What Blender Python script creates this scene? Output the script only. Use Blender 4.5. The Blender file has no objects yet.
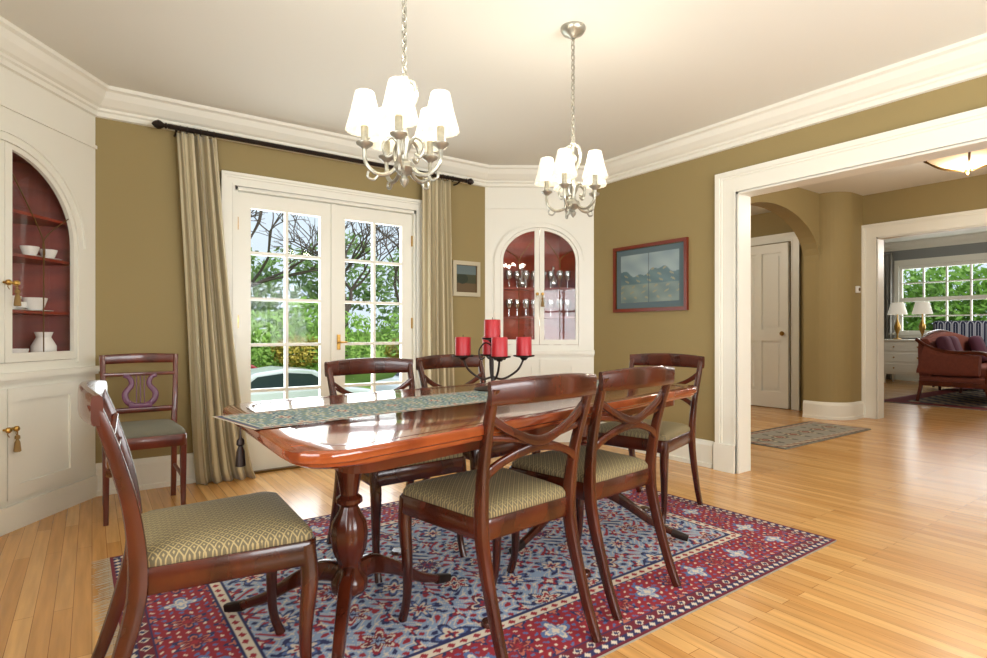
import bpy, math, random
from mathutils import Vector, Matrix
from mathutils.geometry import tessellate_polygon
import bmesh
random.seed(7)
S=bpy.context.scene
COL=S.collection
pi=math.pi
def lin(c):
    return tuple(((v/255)/12.92 if v/255<=0.04045 else ((v/255+0.055)/1.055)**2.4) for v in c)
def col4(c): 
    l=lin(c); return (l[0],l[1],l[2],1)
# ---------------------------------------------------------------- materials
def base(name):
    m=bpy.data.materials.new(name); m.use_nodes=True
    nt=m.node_tree; b=nt.nodes['Principled BSDF']
    return m,nt,b
def pbr(name,c,rough=0.5,metal=0,coat=0,emit=None,es=0,noise=0,nscale=8):
    m,nt,b=base(name)
    b.inputs['Base Color'].default_value=col4(c)
    b.inputs['Roughness'].default_value=rough
    b.inputs['Metallic'].default_value=metal
    b.inputs['Coat Weight'].default_value=coat
    b.inputs['Coat Roughness'].default_value=0.08
    if emit:
        b.inputs['Emission Color'].default_value=col4(emit); b.inputs['Emission Strength'].default_value=es
    if noise>0:
        tc=nt.nodes.new('ShaderNodeTexCoord'); n=nt.nodes.new('ShaderNodeTexNoise'); n.inputs['Scale'].default_value=nscale; n.inputs['Detail'].default_value=6
        mx=nt.nodes.new('ShaderNodeMix'); mx.data_type='RGBA'
        l=lin(c)
        mx.inputs['A'].default_value=(l[0]*(1-noise),l[1]*(1-noise),l[2]*(1-noise),1)
        mx.inputs['B'].default_value=(min(1,l[0]*(1+noise)),min(1,l[1]*(1+noise)),min(1,l[2]*(1+noise)),1)
        nt.links.new(tc.outputs['Object'],n.inputs['Vector']); nt.links.new(n.outputs['Fac'],mx.inputs['Factor'])
        nt.links.new(mx.outputs['Result'],b.inputs['Base Color'])
    return m
def wood(name,c1,c2,rough=0.25,scale=(3,30,3),coat=0.3):
    m,nt,b=base(name)
    tc=nt.nodes.new('ShaderNodeTexCoord'); mp=nt.nodes.new('ShaderNodeMapping'); mp.inputs['Scale'].default_value=scale
    n=nt.nodes.new('ShaderNodeTexNoise'); n.inputs['Scale'].default_value=1.5; n.inputs['Detail'].default_value=8; n.inputs['Distortion'].default_value=0.6
    r=nt.nodes.new('ShaderNodeValToRGB'); r.color_ramp.elements[0].position=0.3; r.color_ramp.elements[1].position=0.7
    r.color_ramp.elements[0].color=col4(c1); r.color_ramp.elements[1].color=col4(c2)
    L=nt.links.new
    L(tc.outputs['Object'],mp.inputs['Vector']); L(mp.outputs['Vector'],n.inputs['Vector']); L(n.outputs['Fac'],r.inputs['Fac']); L(r.outputs['Color'],b.inputs['Base Color'])
    b.inputs['Roughness'].default_value=rough; b.inputs['Coat Weight'].default_value=coat; b.inputs['Coat Roughness'].default_value=0.06
    return m
M={}
M['wall']=pbr('wall_olive',(150,132,87),0.75,noise=0.03,nscale=3)
M['white']=pbr('trim_white',(236,234,222),0.35)
M['ceil']=pbr('ceiling_cream',(228,227,218),0.85)
M['grey']=pbr('wall_bluegrey',(140,142,140),0.8)
M['mahog']=wood('mahogany',(44,15,7),(84,33,15),0.26,(6,6,2.5),0.35)
M['mahogred']=wood('mahogany_red',(72,24,12),(112,44,22),0.3,(6,6,2.5),0.4)
M['table']=wood('table_mahogany',(104,42,20),(150,74,36),0.12,(2,14,2),0.6)
M['tabdark']=wood('table_edge',(66,26,14),(100,42,22),0.2,(2,10,2),0.5)
M['cabin']=wood('cabinet_interior',(112,34,18),(148,52,28),0.5,(2,2,8),0.05)
M['lyre']=pbr('lyre_burgundy',(104,52,84),0.35)
M['iron']=pbr('dark_iron',(40,28,22),0.45,0.5)
M['brass']=pbr('brass',(190,150,80),0.3,1)
M['bronze']=pbr('aged_brass',(110,84,44),0.35,0.8)
M['pewter']=pbr('pewter_silver',(168,166,154),0.34,0.75,noise=.35,nscale=70)
M['red']=pbr('red_wax',(162,22,32),0.45)
M['wick']=pbr('wick',(30,20,20),0.9)
M['porc']=pbr('porcelain',(238,236,230),0.2)
M['green']=pbr('green_glaze',(70,116,56),0.3,noise=0.4,nscale=20)
M['tassel']=pbr('tassel_gold',(150,120,70),0.8)
M['shade']=pbr('lamp_shade',(240,236,224),0.7,emit=(255,246,226),es=0.24)
M['glow']=pbr('bulb_bowl',(226,206,170),0.5,emit=(255,226,176),es=0.45)
M['black']=pbr('black_rubber',(22,22,24),0.6)
def glass(name,fac=0.07,tint=(1,1,1)):
    m=bpy.data.materials.new(name); m.use_nodes=True; nt=m.node_tree; nt.nodes.clear()
    o=nt.nodes.new('ShaderNodeOutputMaterial'); mx=nt.nodes.new('ShaderNodeMixShader'); t=nt.nodes.new('ShaderNodeBsdfTransparent'); g=nt.nodes.new('ShaderNodeBsdfGlossy')
    t.inputs['Color'].default_value=(*tint,1); g.inputs['Roughness'].default_value=0.02; mx.inputs['Fac'].default_value=fac
    nt.links.new(t.outputs[0],mx.inputs[1]); nt.links.new(g.outputs[0],mx.inputs[2]); nt.links.new(mx.outputs[0],o.inputs[0]); return m
M['glass']=glass('pane_glass',0.008); M['cabglass']=glass('cabinet_glass',0.022)
M['crystal']=glass('glassware',0.45,(0.85,0.88,0.92))
# floor boards
def floormat():
    m,nt,b=base('oak_floor'); L=nt.links.new
    tc=nt.nodes.new('ShaderNodeTexCoord'); mp=nt.nodes.new('ShaderNodeMapping'); mp.inputs['Rotation'].default_value=(0,0,pi/2)
    br=nt.nodes.new('ShaderNodeTexBrick'); br.offset=0.37; br.inputs['Scale'].default_value=1; br.inputs['Brick Width'].default_value=1.1; br.inputs['Row Height'].default_value=0.057
    br.inputs['Mortar Size'].default_value=0.0011; br.inputs['Mortar Smooth'].default_value=0.3; br.inputs['Bias'].default_value=0
    br.inputs['Color1'].default_value=col4((226,176,110)); br.inputs['Color2'].default_value=col4((202,146,82)); br.inputs['Mortar'].default_value=col4((140,88,42))
    L(tc.outputs['Object'],mp.inputs['Vector']); L(mp.outputs['Vector'],br.inputs['Vector'])
    mp2=nt.nodes.new('ShaderNodeMapping'); mp2.inputs['Scale'].default_value=(40,2.5,1); n=nt.nodes.new('ShaderNodeTexNoise'); n.inputs['Scale'].default_value=1.0; n.inputs['Detail'].default_value=5
    L(tc.outputs['Object'],mp2.inputs['Vector']); L(mp2.outputs['Vector'],n.inputs['Vector'])
    r=nt.nodes.new('ShaderNodeMapRange'); r.inputs['From Min'].default_value=0.3; r.inputs['From Max'].default_value=0.7; r.inputs['To Min'].default_value=0.8; r.inputs['To Max'].default_value=1.1
    L(n.outputs['Fac'],r.inputs['Value'])
    mx=nt.nodes.new('ShaderNodeMix'); mx.data_type='RGBA'; mx.blend_type='MULTIPLY'; mx.inputs['Factor'].default_value=1
    L(br.outputs['Color'],mx.inputs['A']); L(r.outputs['Result'],mx.inputs['B']); L(mx.outputs['Result'],b.inputs['Base Color'])
    b.inputs['Roughness'].default_value=0.27; b.inputs['Coat Weight'].default_value=0.15; b.inputs['Coat Roughness'].default_value=0.14
    return m
M['floor']=floormat()
# diamond upholstery
def diamond(name,c1,c2,s=0.024):
    m,nt,b=base(name); L=nt.links.new
    tc=nt.nodes.new('ShaderNodeTexCoord'); sp=nt.nodes.new('ShaderNodeSeparateXYZ'); L(tc.outputs['Object'],sp.inputs[0])
    def mth(op,a,b2=None):
        n=nt.nodes.new('ShaderNodeMath'); n.operation=op
        if isinstance(a,(int,float)): n.inputs[0].default_value=a
        else: L(a,n.inputs[0])
        if b2 is not None:
            if isinstance(b2,(int,float)): n.inputs[1].default_value=b2
            else: L(b2,n.inputs[1])
        return n.outputs[0]
    def tri(o):
        f=mth('FRACT',mth('DIVIDE',mth('ADD',o,5.0),s)); return mth('ABSOLUTE',mth('SUBTRACT',f,0.5))
    d=mth('ADD',tri(sp.outputs['X']),tri(sp.outputs['Y']))
    e=mth('ABSOLUTE',mth('SUBTRACT',d,0.5))
    line=mth('LESS_THAN',e,0.085); dot=mth('GREATER_THAN',d,0.86); dot2=mth('LESS_THAN',d,0.12)
    f=mth('MINIMUM',mth('ADD',mth('ADD',line,dot),dot2),1.0)
    mx=nt.nodes.new('ShaderNodeMix'); mx.data_type='RGBA'; mx.inputs['A'].default_value=col4(c1); mx.inputs['B'].default_value=col4(c2)
    L(f,mx.inputs['Factor']); L(mx.outputs['Result'],b.inputs['Base Color']); b.inputs['Roughness'].default_value=0.8
    return m
M['seat']=diamond('diamond_upholstery',(100,90,66),(160,142,98),0.022)
M['seatb']=diamond('blue_white_upholstery',(30,40,70),(170,176,190),0.1)
def stripes(name,c1,c2,sc=60):
    m,nt,b=base(name); L=nt.links.new
    at=nt.nodes.new('ShaderNodeAttribute'); at.attribute_name='sp'
    ramp=nt.nodes.new('ShaderNodeValToRGB'); ramp.color_ramp.elements[0].position=0.35; ramp.color_ramp.elements[1].position=0.65
    ramp.color_ramp.elements[0].color=col4(c1); ramp.color_ramp.elements[1].color=col4(c2)
    mt=nt.nodes.new('ShaderNodeMath'); mt.operation='PINGPONG'; mt.inputs[1].default_value=1.0
    L(at.outputs['Fac'],mt.inputs[0]); L(mt.outputs[0],ramp.inputs['Fac']); L(ramp.outputs['Color'],b.inputs['Base Color'])
    b.inputs['Roughness'].default_value=0.6; b.inputs['Sheen Weight'].default_value=0.3
    return m
M['curtain']=stripes('curtain_silk',(160,146,112),(204,192,158))
M['curtaingrey']=stripes('curtain_grey',(120,118,112),(150,148,140))
def colattr(name,rough=0.85):
    m,nt,b=base(name); at=nt.nodes.new('ShaderNodeAttribute'); at.attribute_name='Col'
    nt.links.new(at.outputs['Color'],b.inputs['Base Color']); b.inputs['Roughness'].default_value=rough; return m
M['woven']=colattr('woven_pattern',0.9); M['print']=colattr('picture_print',0.35)
M['grass']=pbr('grass',(140,172,76),0.95,noise=0.3,nscale=1.5)
M['leaf']=pbr('leaf_green',(140,182,76),0.7,noise=0.45,nscale=0.8)
M['leafd']=pbr('leaf_dark',(112,146,74),0.7,noise=0.4,nscale=0.8)
M['leafr']=pbr('leaf_yellow',(196,176,70),0.7,noise=0.3,nscale=1)
M['bark']=pbr('bark',(84,72,62),0.9,noise=0.3,nscale=5)
M['road']=pbr('asphalt',(150,150,152),0.9)
M['stone']=pbr('stone_paving',(200,194,182),0.85,noise=0.15,nscale=4)
M['carpaint']=pbr('car_silver',(236,240,242),0.25,0.0,0.6)
M['carred']=pbr('car_red',(160,40,35),0.25,0.0,0.6)
M['carglass']=pbr('car_glass',(52,62,70),0.08)
M['sofaf']=pbr('sofa_fabric',(132,70,56),0.8,noise=0.25,nscale=30)
M['pillow']=pbr('pillow_plum',(92,50,70),0.8)
M['rust']=pbr('mat_grey',(150,146,134),0.95,noise=0.35,nscale=25)
# ---------------------------------------------------------------- helpers
def mk(name,verts,faces,mat,parent=None,smooth=False,recalc=True):
    me=bpy.data.meshes.new(name); me.from_pydata([tuple(v) for v in verts],[],faces)
    if recalc:
        bm=bmesh.new(); bm.from_mesh(me); bmesh.ops.recalc_face_normals(bm,faces=bm.faces); bm.to_mesh(me); bm.free()
    me.materials.append(mat)
    if smooth:
        for p in me.polygons: p.use_smooth=True
        try: me.set_sharp_from_angle(angle=math.radians(40))
        except Exception: pass
    o=bpy.data.objects.new(name,me); COL.objects.link(o)
    if parent: o.parent=parent
    return o
def emp(name,loc=(0,0,0),rz=0):
    e=bpy.data.objects.new(name,None); e.empty_display_size=0.1; e.location=loc; e.rotation_euler=(0,0,rz); COL.objects.link(e); return e
def box(name,c,s,mat,parent=None,bev=0,rz=0,seg=2):
    x,y,z=[v/2 for v in s]
    vs=[(-x,-y,-z),(x,-y,-z),(x,y,-z),(-x,y,-z),(-x,-y,z),(x,-y,z),(x,y,z),(-x,y,z)]
    o=mk(name,vs,[(0,3,2,1),(4,5,6,7),(0,1,5,4),(1,2,6,5),(2,3,7,6),(3,0,4,7)],mat,parent,recalc=False)
    o.location=c; o.rotation_euler=(0,0,rz)
    if bev>0:
        b=o.modifiers.new('b','BEVEL'); b.width=bev; b.segments=seg
        if seg>2:
            for p in o.data.polygons: p.use_smooth=True
    return o
def bx(name,a,b,mat,parent=None,bev=0):
    return box(name,[(a[i]+b[i])/2 for i in range(3)],[abs(b[i]-a[i]) for i in range(3)],mat,parent,bev)
def lathe(name,prof,loc,mat,parent=None,seg=24,ripple=0,nr=0,open_=False):
    vs=[];fs=[];n=len(prof)
    for i,(r,z) in enumerate(prof):
        for k in range(seg):
            a=2*pi*k/seg; rr=max(r,0.0004)*(1+ripple*math.cos(nr*a) if ripple else 1)
            vs.append((loc[0]+rr*math.cos(a),loc[1]+rr*math.sin(a),loc[2]+z))
    for i in range(n-1):
        for k in range(seg):
            k2=(k+1)%seg; fs.append((i*seg+k,i*seg+k2,(i+1)*seg+k2,(i+1)*seg+k))
    if not open_:
        fs.append(tuple(range(seg))[::-1]); fs.append(tuple((n-1)*seg+k for k in range(seg)))
    return mk(name,vs,fs,mat,parent,smooth=True)
def crom(P,n=6):
    out=[]; m=len(P)
    for i in range(m-1):
        p0=P[max(i-1,0)];p1=P[i];p2=P[i+1];p3=P[min(i+2,m-1)]
        for k in range(n):
            t=k/n
            out.append(tuple(0.5*((2*b)+(-a+c)*t+(2*a-5*b+4*c-d)*t*t+(-a+3*b-3*c+d)*t**3) for a,b,c,d in zip(p0,p1,p2,p3)))
    out.append(tuple(P[-1])); return out
def sweepg(items,n=6,ref=(1,0,0),ex=4,ns=12):
    Q=crom(items,n) if n>1 else [tuple(i) for i in items]; ref=Vector(ref); vs=[];fs=[]
    for i,q in enumerate(Q):
        a=Vector(Q[max(i-1,0)][:3]); b=Vector(Q[min(i+1,len(Q)-1)][:3]); T=(b-a).normalized()
        N=ref-T*ref.dot(T)
        if N.length<1e-4: N=Vector((0,0,1))
        N.normalize(); B=T.cross(N)
        for k in range(ns):
            t=2*pi*(k+.5)/ns; c,s=math.cos(t),math.sin(t)
            u=math.copysign(abs(c)**(2/ex),c)*q[3]/2; v=math.copysign(abs(s)**(2/ex),s)*q[4]/2
            vs.append(Vector(q[:3])+N*u+B*v)
    for i in range(len(Q)-1):
        for k in range(ns):
            k2=(k+1)%ns; fs.append((i*ns+k,i*ns+k2,(i+1)*ns+k2,(i+1)*ns+k))
    fs.append(tuple(range(ns))[::-1]); fs.append(tuple((len(Q)-1)*ns+k for k in range(ns)))
    return vs,fs
def sweep(name,items,mat,parent=None,n=6,ref=(1,0,0),ex=4,ns=12):
    vs,fs=sweepg(items,n,ref,ex,ns); return mk(name,vs,fs,mat,parent,smooth=True)
def tube(name,pts,r,mat,parent=None,n=6,ref=(0.3,0.2,1)):
    return sweep(name,[(*p,2*r,2*r) for p in pts],mat,parent,n,ref,2,8)
def multi(name,geos,mat,parent=None,smooth=True):
    V=[];F=[]
    for vs,fs in geos:
        o=len(V); V+=list(vs); F+=[tuple(i+o for i in f) for f in fs]
    return mk(name,V,F,mat,parent,smooth)
def plate(name,loops,origin,ux,n,th,mat,parent=None,uz=(0,0,1)):
    o=Vector(origin);ux=Vector(ux).normalized();n=Vector(n).normalized();uz=Vector(uz)
    flat=[];L3=[]
    for lp in loops:
        L3.append([Vector((a,b,0)) for a,b in lp]); flat+=lp
    tris=tessellate_polygon(L3); N=len(flat)
    F=[o+ux*a+uz*b for a,b in flat]; V=F+[p+n*th for p in F]
    fs=[tuple(t) for t in tris]+[tuple(i+N for i in t[::-1]) for t in tris]
    s=0
    for lp in loops:
        m=len(lp)
        for i in range(m):
            j=(i+1)%m; fs.append((s+i,s+j,s+j+N,s+i+N))
        s+=m
    return mk(name,V,fs,mat,parent)
def rect(a0,b0,a1,b1): return [(a0,b0),(a1,b0),(a1,b1),(a0,b1)]
def prism(name,pts,z0,z1,mat,parent=None):
    return plate(name,[pts],(0,0,z0),(1,0,0),(0,0,1),z1-z0,mat,parent,uz=(0,1,0))
def trim_path(name,pts,prof,mat,parent=None,side=1):
    P=[Vector(p) for p in pts]; m=len(P); k=len(prof); vs=[];fs=[]
    for i in range(m):
        ds=[]
        if i>0: ds.append((P[i]-P[i-1]).normalized())
        if i<m-1: ds.append((P[i+1]-P[i]).normalized())
        ns=[Vector((d.y,-d.x))*side for d in ds]
        if len(ns)==1: mv=ns[0]
        else:
            s=ns[0]+ns[1]; mv=s/(1+ns[0].dot(ns[1]))
        for off,z in prof: vs.append((P[i].x+mv.x*off,P[i].y+mv.y*off,z))
    for i in range(m-1):
        for j in range(k):
            j2=(j+1)%k; fs.append((i*k+j,i*k+j2,(i+1)*k+j2,(i+1)*k+j))
    fs.append(tuple(range(k))); fs.append(tuple((m-1)*k+j for j in range(k))[::-1])
    return mk(name,vs,fs,mat,parent)
def cgrid(name,origin,ux,uy,w,h,nx,ny,fn,mat,parent=None,zf=None):
    o=Vector(origin);ux=Vector(ux).normalized();uy=Vector(uy).normalized(); up=ux.cross(uy)
    vs=[];cs=[];fs=[]
    for j in range(ny+1):
        for i in range(nx+1):
            a=(i/nx-.5)*w; b=(j/ny-.5)*h
            vs.append(o+ux*a+uy*b+(up*zf(a,b) if zf else Vector((0,0,0)))); c=fn(a,b); cs+= [c[0],c[1],c[2],1.0]
    for j in range(ny):
        for i in range(nx):
            k=j*(nx+1)+i; fs.append((k,k+1,k+nx+2,k+nx+1))
    ob=mk(name,vs,fs,mat,parent,recalc=False)
    at=ob.data.color_attributes.new('Col','FLOAT_COLOR','POINT'); at.data.foreach_set('color',cs)
    return ob
# ---------------------------------------------------------------- constants
XB=3.805; YA=4.31; ZC=2.53; XW=-0.744; YS=-1.3
P0=(0.018,4.31); Q0=(-0.744,3.232); R0=(2.967,4.31); R1=(3.805,3.743)
# ---------------------------------------------------------------- room shell
prism('floor',[(-.9,YS-.15),(14.2,YS-.15),(14.2,5.8),(3.8,5.8),(3.8,4.45),(-.9,4.45)],-0.1,0,M['floor'])
prism('ceiling',[(-.9,YS-.15),(3.875,YS-.15),(3.875,4.45),(-.9,4.45)],ZC,ZC+.15,M['ceil'])
prism('ceiling_hall',[(3.87,YS-.15),(7.59,YS-.15),(7.59,5.8),(3.87,5.8)],2.65,2.8,M['ceil'])
prism('ceiling_living',[(7.6,YS-.15),(14.2,YS-.15),(14.2,5.8),(7.6,5.8)],2.92,3.05,M['ceil'])
plate('wall_north',[[(-.9,0),(.80,0),(.80,2.065),(2.265,2.065),(2.265,0),(XB+.0,0),(XB+.0,ZC),(-.9,ZC)]],(0,YA,0),(1,0,0),(0,1,0),.14,M['wall'])
plate('wall_east',[[(YS,0),(.2,0),(.2,2.03),(2.31,2.03),(2.31,0),(5.7,0),(5.7,2.95),(YS,2.95)]],(XB,0,0),(0,1,0),(1,0,0),.14,M['wall'])
plate('wall_west',[rect(YS,0,4.31,ZC),rect(-0.6,0.75,1.4,2.1)],(XW,0,0),(0,1,0),(-1,0,0),.14,M['wall'])
plate('wall_south',[rect(-.9,0,14.2,3.0),rect(0.3,0.75,3.2,2.1)],(0,YS,0),(1,0,0),(0,-1,0),.14,M['wall'])
# hall
arc=[(4.96,1.86)]+[(5.97-1.01*math.cos(pi*i/24),1.86+.54*math.sin(pi*i/24)) for i in range(1,24)]+[(6.98,1.86)]
plate('wall_hall_arch',[[(3.945,0),(4.96,0)]+arc+[(6.98,2.65),(3.945,2.65)]],(0,3.2,0),(1,0,0),(0,1,0),.18,M['wall'])
carc=[(7.27-.29*math.cos(pi/2*i/12),3.24-.29*math.sin(pi/2*i/12)) for i in range(13)]
o=prism('wall_hall_curved',[(6.98,3.38)]+carc+[(7.53,2.95),(7.53,3.38)],0,2.65,M['wall'])
plate('wall_hall_east',[[(YS,0),(.9,0),(.9,2.13),(2.80,2.13),(2.80,0),(5.7,0),(5.7,3.0),(YS,3.0)]],(7.52,0,0),(0,1,0),(1,0,0),.14,M['wall'])
plate('wall_hall_north',[rect(3.9,0,14.2,3.0)],(0,5.66,0),(1,0,0),(0,1,0),.14,M['wall'])
plate('wall_living_east',[rect(YS,0,5.7,3.0),rect(2.4,1.0,4.8,2.42)],(14.0,0,0),(0,1,0),(1,0,0),.14,M['grey'])
plate('wall_living_north',[rect(7.66,0,14.0,3.0)],(0,5.6,0),(1,0,0),(0,1,0),.05,M['grey'])
# crown, baseboards
crown=[(0,ZC),(.125,ZC),(.125,2.508),(.105,2.498),(.085,2.462),(.05,2.425),(.03,2.415),(.03,2.40),(.018,2.392),(.018,2.365),(0,2.36)]
trim_path('trim_1',[(XW,YS),Q0,P0,R0,R1,(XB,YS)],crown,M['white'])
bb=[(0,0),(.028,0),(.028,.03),(.018,.035),(.018,.165),(.008,.195),(0,.2)]
trim_path('baseboard_north',[P0,(.738,YA)],bb,M['white'])
trim_path('baseboard_north.001',[(2.312,YA),R0],bb,M['white'])
trim_path('baseboard_east',[R1,(XB,2.5)],bb,M['white'])
trim_path('baseboard_west',[(XW,YS),Q0],bb,M['white'])
trim_path('baseboard_hall',[(6.98,3.38)]+carc+[(7.52,2.95)],bb,M['white'],side=1)
trim_path('baseboard_hall.001',[(7.52,5.6),(7.52,4.74)],bb,M['white'])
trim_path('baseboard_hall.002',[(3.945,3.2),(4.96,3.2)],bb,M['white'])
crl=[(a,z+.39) for a,z in crown]
trim_path('trim_2',[(7.66,5.6),(14.0,5.6),(14.0,YS)],crl,M['white'])
trim_path('baseboard_living',[(7.66,5.6),(14.0,5.6),(14.0,YS)],bb,M['white'])
# casings
def casing(name,a0,a1,top,w,origin,ux,n,parent=None,z0=0,bw=.03):
    e=emp(name) if parent is None else parent
    U=lambda i,j,t:[(a0-i,z0),(a0-j,z0),(a0-j,top+j),(a1+j,top+j),(a1+j,z0),(a1+i,z0),(a1+i,top+i),(a0-i,top+i)]
    plate('casing_board',[U(w,0,0)],origin,ux,n,.02,M['white'],e)
    plate('casing_band',[U(w,w-bw,0)],origin,ux,n,.04,M['white'],e)
    plate('casing_step',[U(w-bw,w-bw-.015,0)],origin,ux,n,.03,M['white'],e)
    plate('casing_bead',[U(.018,0,0)],origin,ux,n,.026,M['white'],e)
    return e
e=casing('trim_3',.2,2.31,2.03,.155,(XB,0,0),(0,1,0),(-1,0,0),bw=.035)
bx('plinth_block',(XB-.045,2.31,0),(XB,2.475,.2),M['white'],e)
bx('jamb_side',(XB-.01,2.295,0),(XB+.15,2.31,2.03),M['white'],e)
bx('jamb_side_b',(XB-.01,.2,0),(XB+.15,.215,2.03),M['white'],e)
bx('jamb_head',(XB-.01,.2,2.015),(XB+.15,2.31,2.03),M['white'],e)
casing('trim_hallside',.2,2.31,2.03,.12,(XB+.14,0,0),(0,1,0),(1,0,0)).name='trim_4'
e=casing('trim_5',.9,2.80,2.13,.16,(7.52,0,0),(0,1,0),(-1,0,0))
bx('jamb_side',(7.51,2.785,0),(7.67,2.80,2.13),M['white'],e); bx('jamb_head',(7.51,.9,2.115),(7.67,2.80,2.13),M['white'],e)
# ---------------------------------------------------------------- french doors
def french(name,x0,x1,knob):
    d=emp(name)
    gx0,gx1=x0+.093,x1-.093; gz0,gz1=.27,1.915; nr=5; mu=.022
    loops=[rect(x0,.015,x1,2.02)]
    cw=(gx1-gx0-mu)/2; ch=(gz1-gz0-mu*(nr-1))/nr
    for c in range(2):
        for r in range(nr):
            a=gx0+c*(cw+mu); b=gz0+r*(ch+mu); loops.append(rect(a,b,a+cw,b+ch))
    plate('door_frame',loops,(0,YA+.03,0),(1,0,0),(0,1,0),.045,M['white'],d)
    bx('glass_pane',(gx0,YA+.05,gz0),(gx1,YA+.053,gz1),M['glass'],d)
    for z in (.3,1.05,1.75):
        bx('hinge',((x0 if knob>0 else x1)-.008,YA+.018,z),((x0 if knob>0 else x1)+.008,YA+.03,z+.09),M['brass'],d)
    return d
d1=french('door_1',.842,1.535,1); d2=french('door_2',1.545,2.228,-1)
bx('astragal',(1.522,YA+.012,.015),(1.558,YA+.03,2.02),M['white'],d1)
bx('lock_plate',(1.572,YA+.022,.88),(1.598,YA+.03,1.0),M['brass'],d2)
tube('handle',[(1.585,YA+.03,.94),(1.585,YA-.015,.94),(1.595,YA-.025,.94),(1.635,YA-.025,.94)],.007,M['brass'],d2)
e=casing('trim_6',.82,2.245,2.05,.09,(0,YA,0),(1,0,0),(0,-1,0),bw=.02)
bx('jamb',(.80,YA-.01,0),(.84,YA+.14,2.05),M['white'],e); bx('jamb_b',(2.23,YA-.01,0),(2.265,YA+.14,2.05),M['white'],e); bx('jamb_head',(.80,YA-.01,2.025),(2.265,YA+.14,2.065),M['white'],e)
bx('threshold',(.82,YA-.01,0),(2.25,YA+.14,.015),M['bronze'],e)
# hall panel door
d=emp('door_3'); X=7.50
bx('slab',(X-.02,3.81,.01),(X+.01,4.61,2.2),M['white'],d)
plate('stiles',[rect(3.81,.01,4.61,2.2)]+[rect(a,b,a+.27,c) for a in (3.90,4.25) for b,c in ((.22,.9),(1.05,2.08))],(X-.02,0,0),(0,1,0),(-1,0,0),.026,M['white'],d)
for a in (3.90,4.25):
    for b,c in ((.22,.9),(1.05,2.08)): plate('raised_panel',[rect(a+.04,b+.04,a+.23,c-.04)],(X-.02,0,0),(0,1,0),(-1,0,0),.016,M['white'],d)
lathe('knob',[(.012,0),(.012,.03),(.028,.04),(.03,.055),(.018,.07)],(0,0,0),M['brass'],d,16).matrix_local=Matrix.Translation((X-.035,3.87,1.0))@Matrix.Rotation(-pi/2,4,'Y')
casing('trim_7',3.79,4.63,2.22,.11,(7.52,0,0),(0,1,0),(-1,0,0))
# living window
w=emp('window_1')
loops=[rect(2.4,1.0,4.8,2.42)]
for a in range(6):
    for (b0,b1,nn) in ((1.05,1.68,2),(1.74,2.37,2)):
        for k in range(nn):
            hh=(b1-b0)/nn; aa=2.45+a*.388
            loops.append(rect(aa,b0+k*hh,aa+.36,b0+k*hh+hh-.025))
plate('sash',loops,(14.02,0,0),(0,1,0),(1,0,0),.05,M['white'],w)
bx('glass_pane',(14.045,2.42,1.02),(14.05,4.78,2.4),M['glass'],w)
plate('window_casing',[rect(2.28,.9,4.92,2.54),rect(2.4,1.0,4.8,2.42)],(14.0,0,0),(0,1,0),(-1,0,0),.03,M['white'],w)
bx('sill',(13.9,2.22,.96),(14.0,4.98,1.0),M['white'],w)
for nm,org,ux,n,a0,a1 in (('added_window_south',(0,YS,0),(1,0,0),(0,-1,0),.3,3.2),('added_window_west',(XW,0,0),(0,1,0),(-1,0,0),-.6,1.4)):  # unseen south and west windows, added so fill light can enter
    w=emp(nm); k=4; ww=(a1-a0-.06)/k
    plate('sash',[rect(a0,.75,a1,2.1)]+[rect(a0+.045+i*ww,z,a0+.045+i*ww+ww-.03,z+.6) for i in range(k) for z in (.8,1.44)],Vector(org)+Vector(n)*.05,ux,n,.04,M['white'],w)
    plate('window_casing',[rect(a0-.1,.65,a1+.1,2.2),rect(a0,.75,a1,2.1)],org,ux,-Vector(n),.025,M['white'],w)
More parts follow.
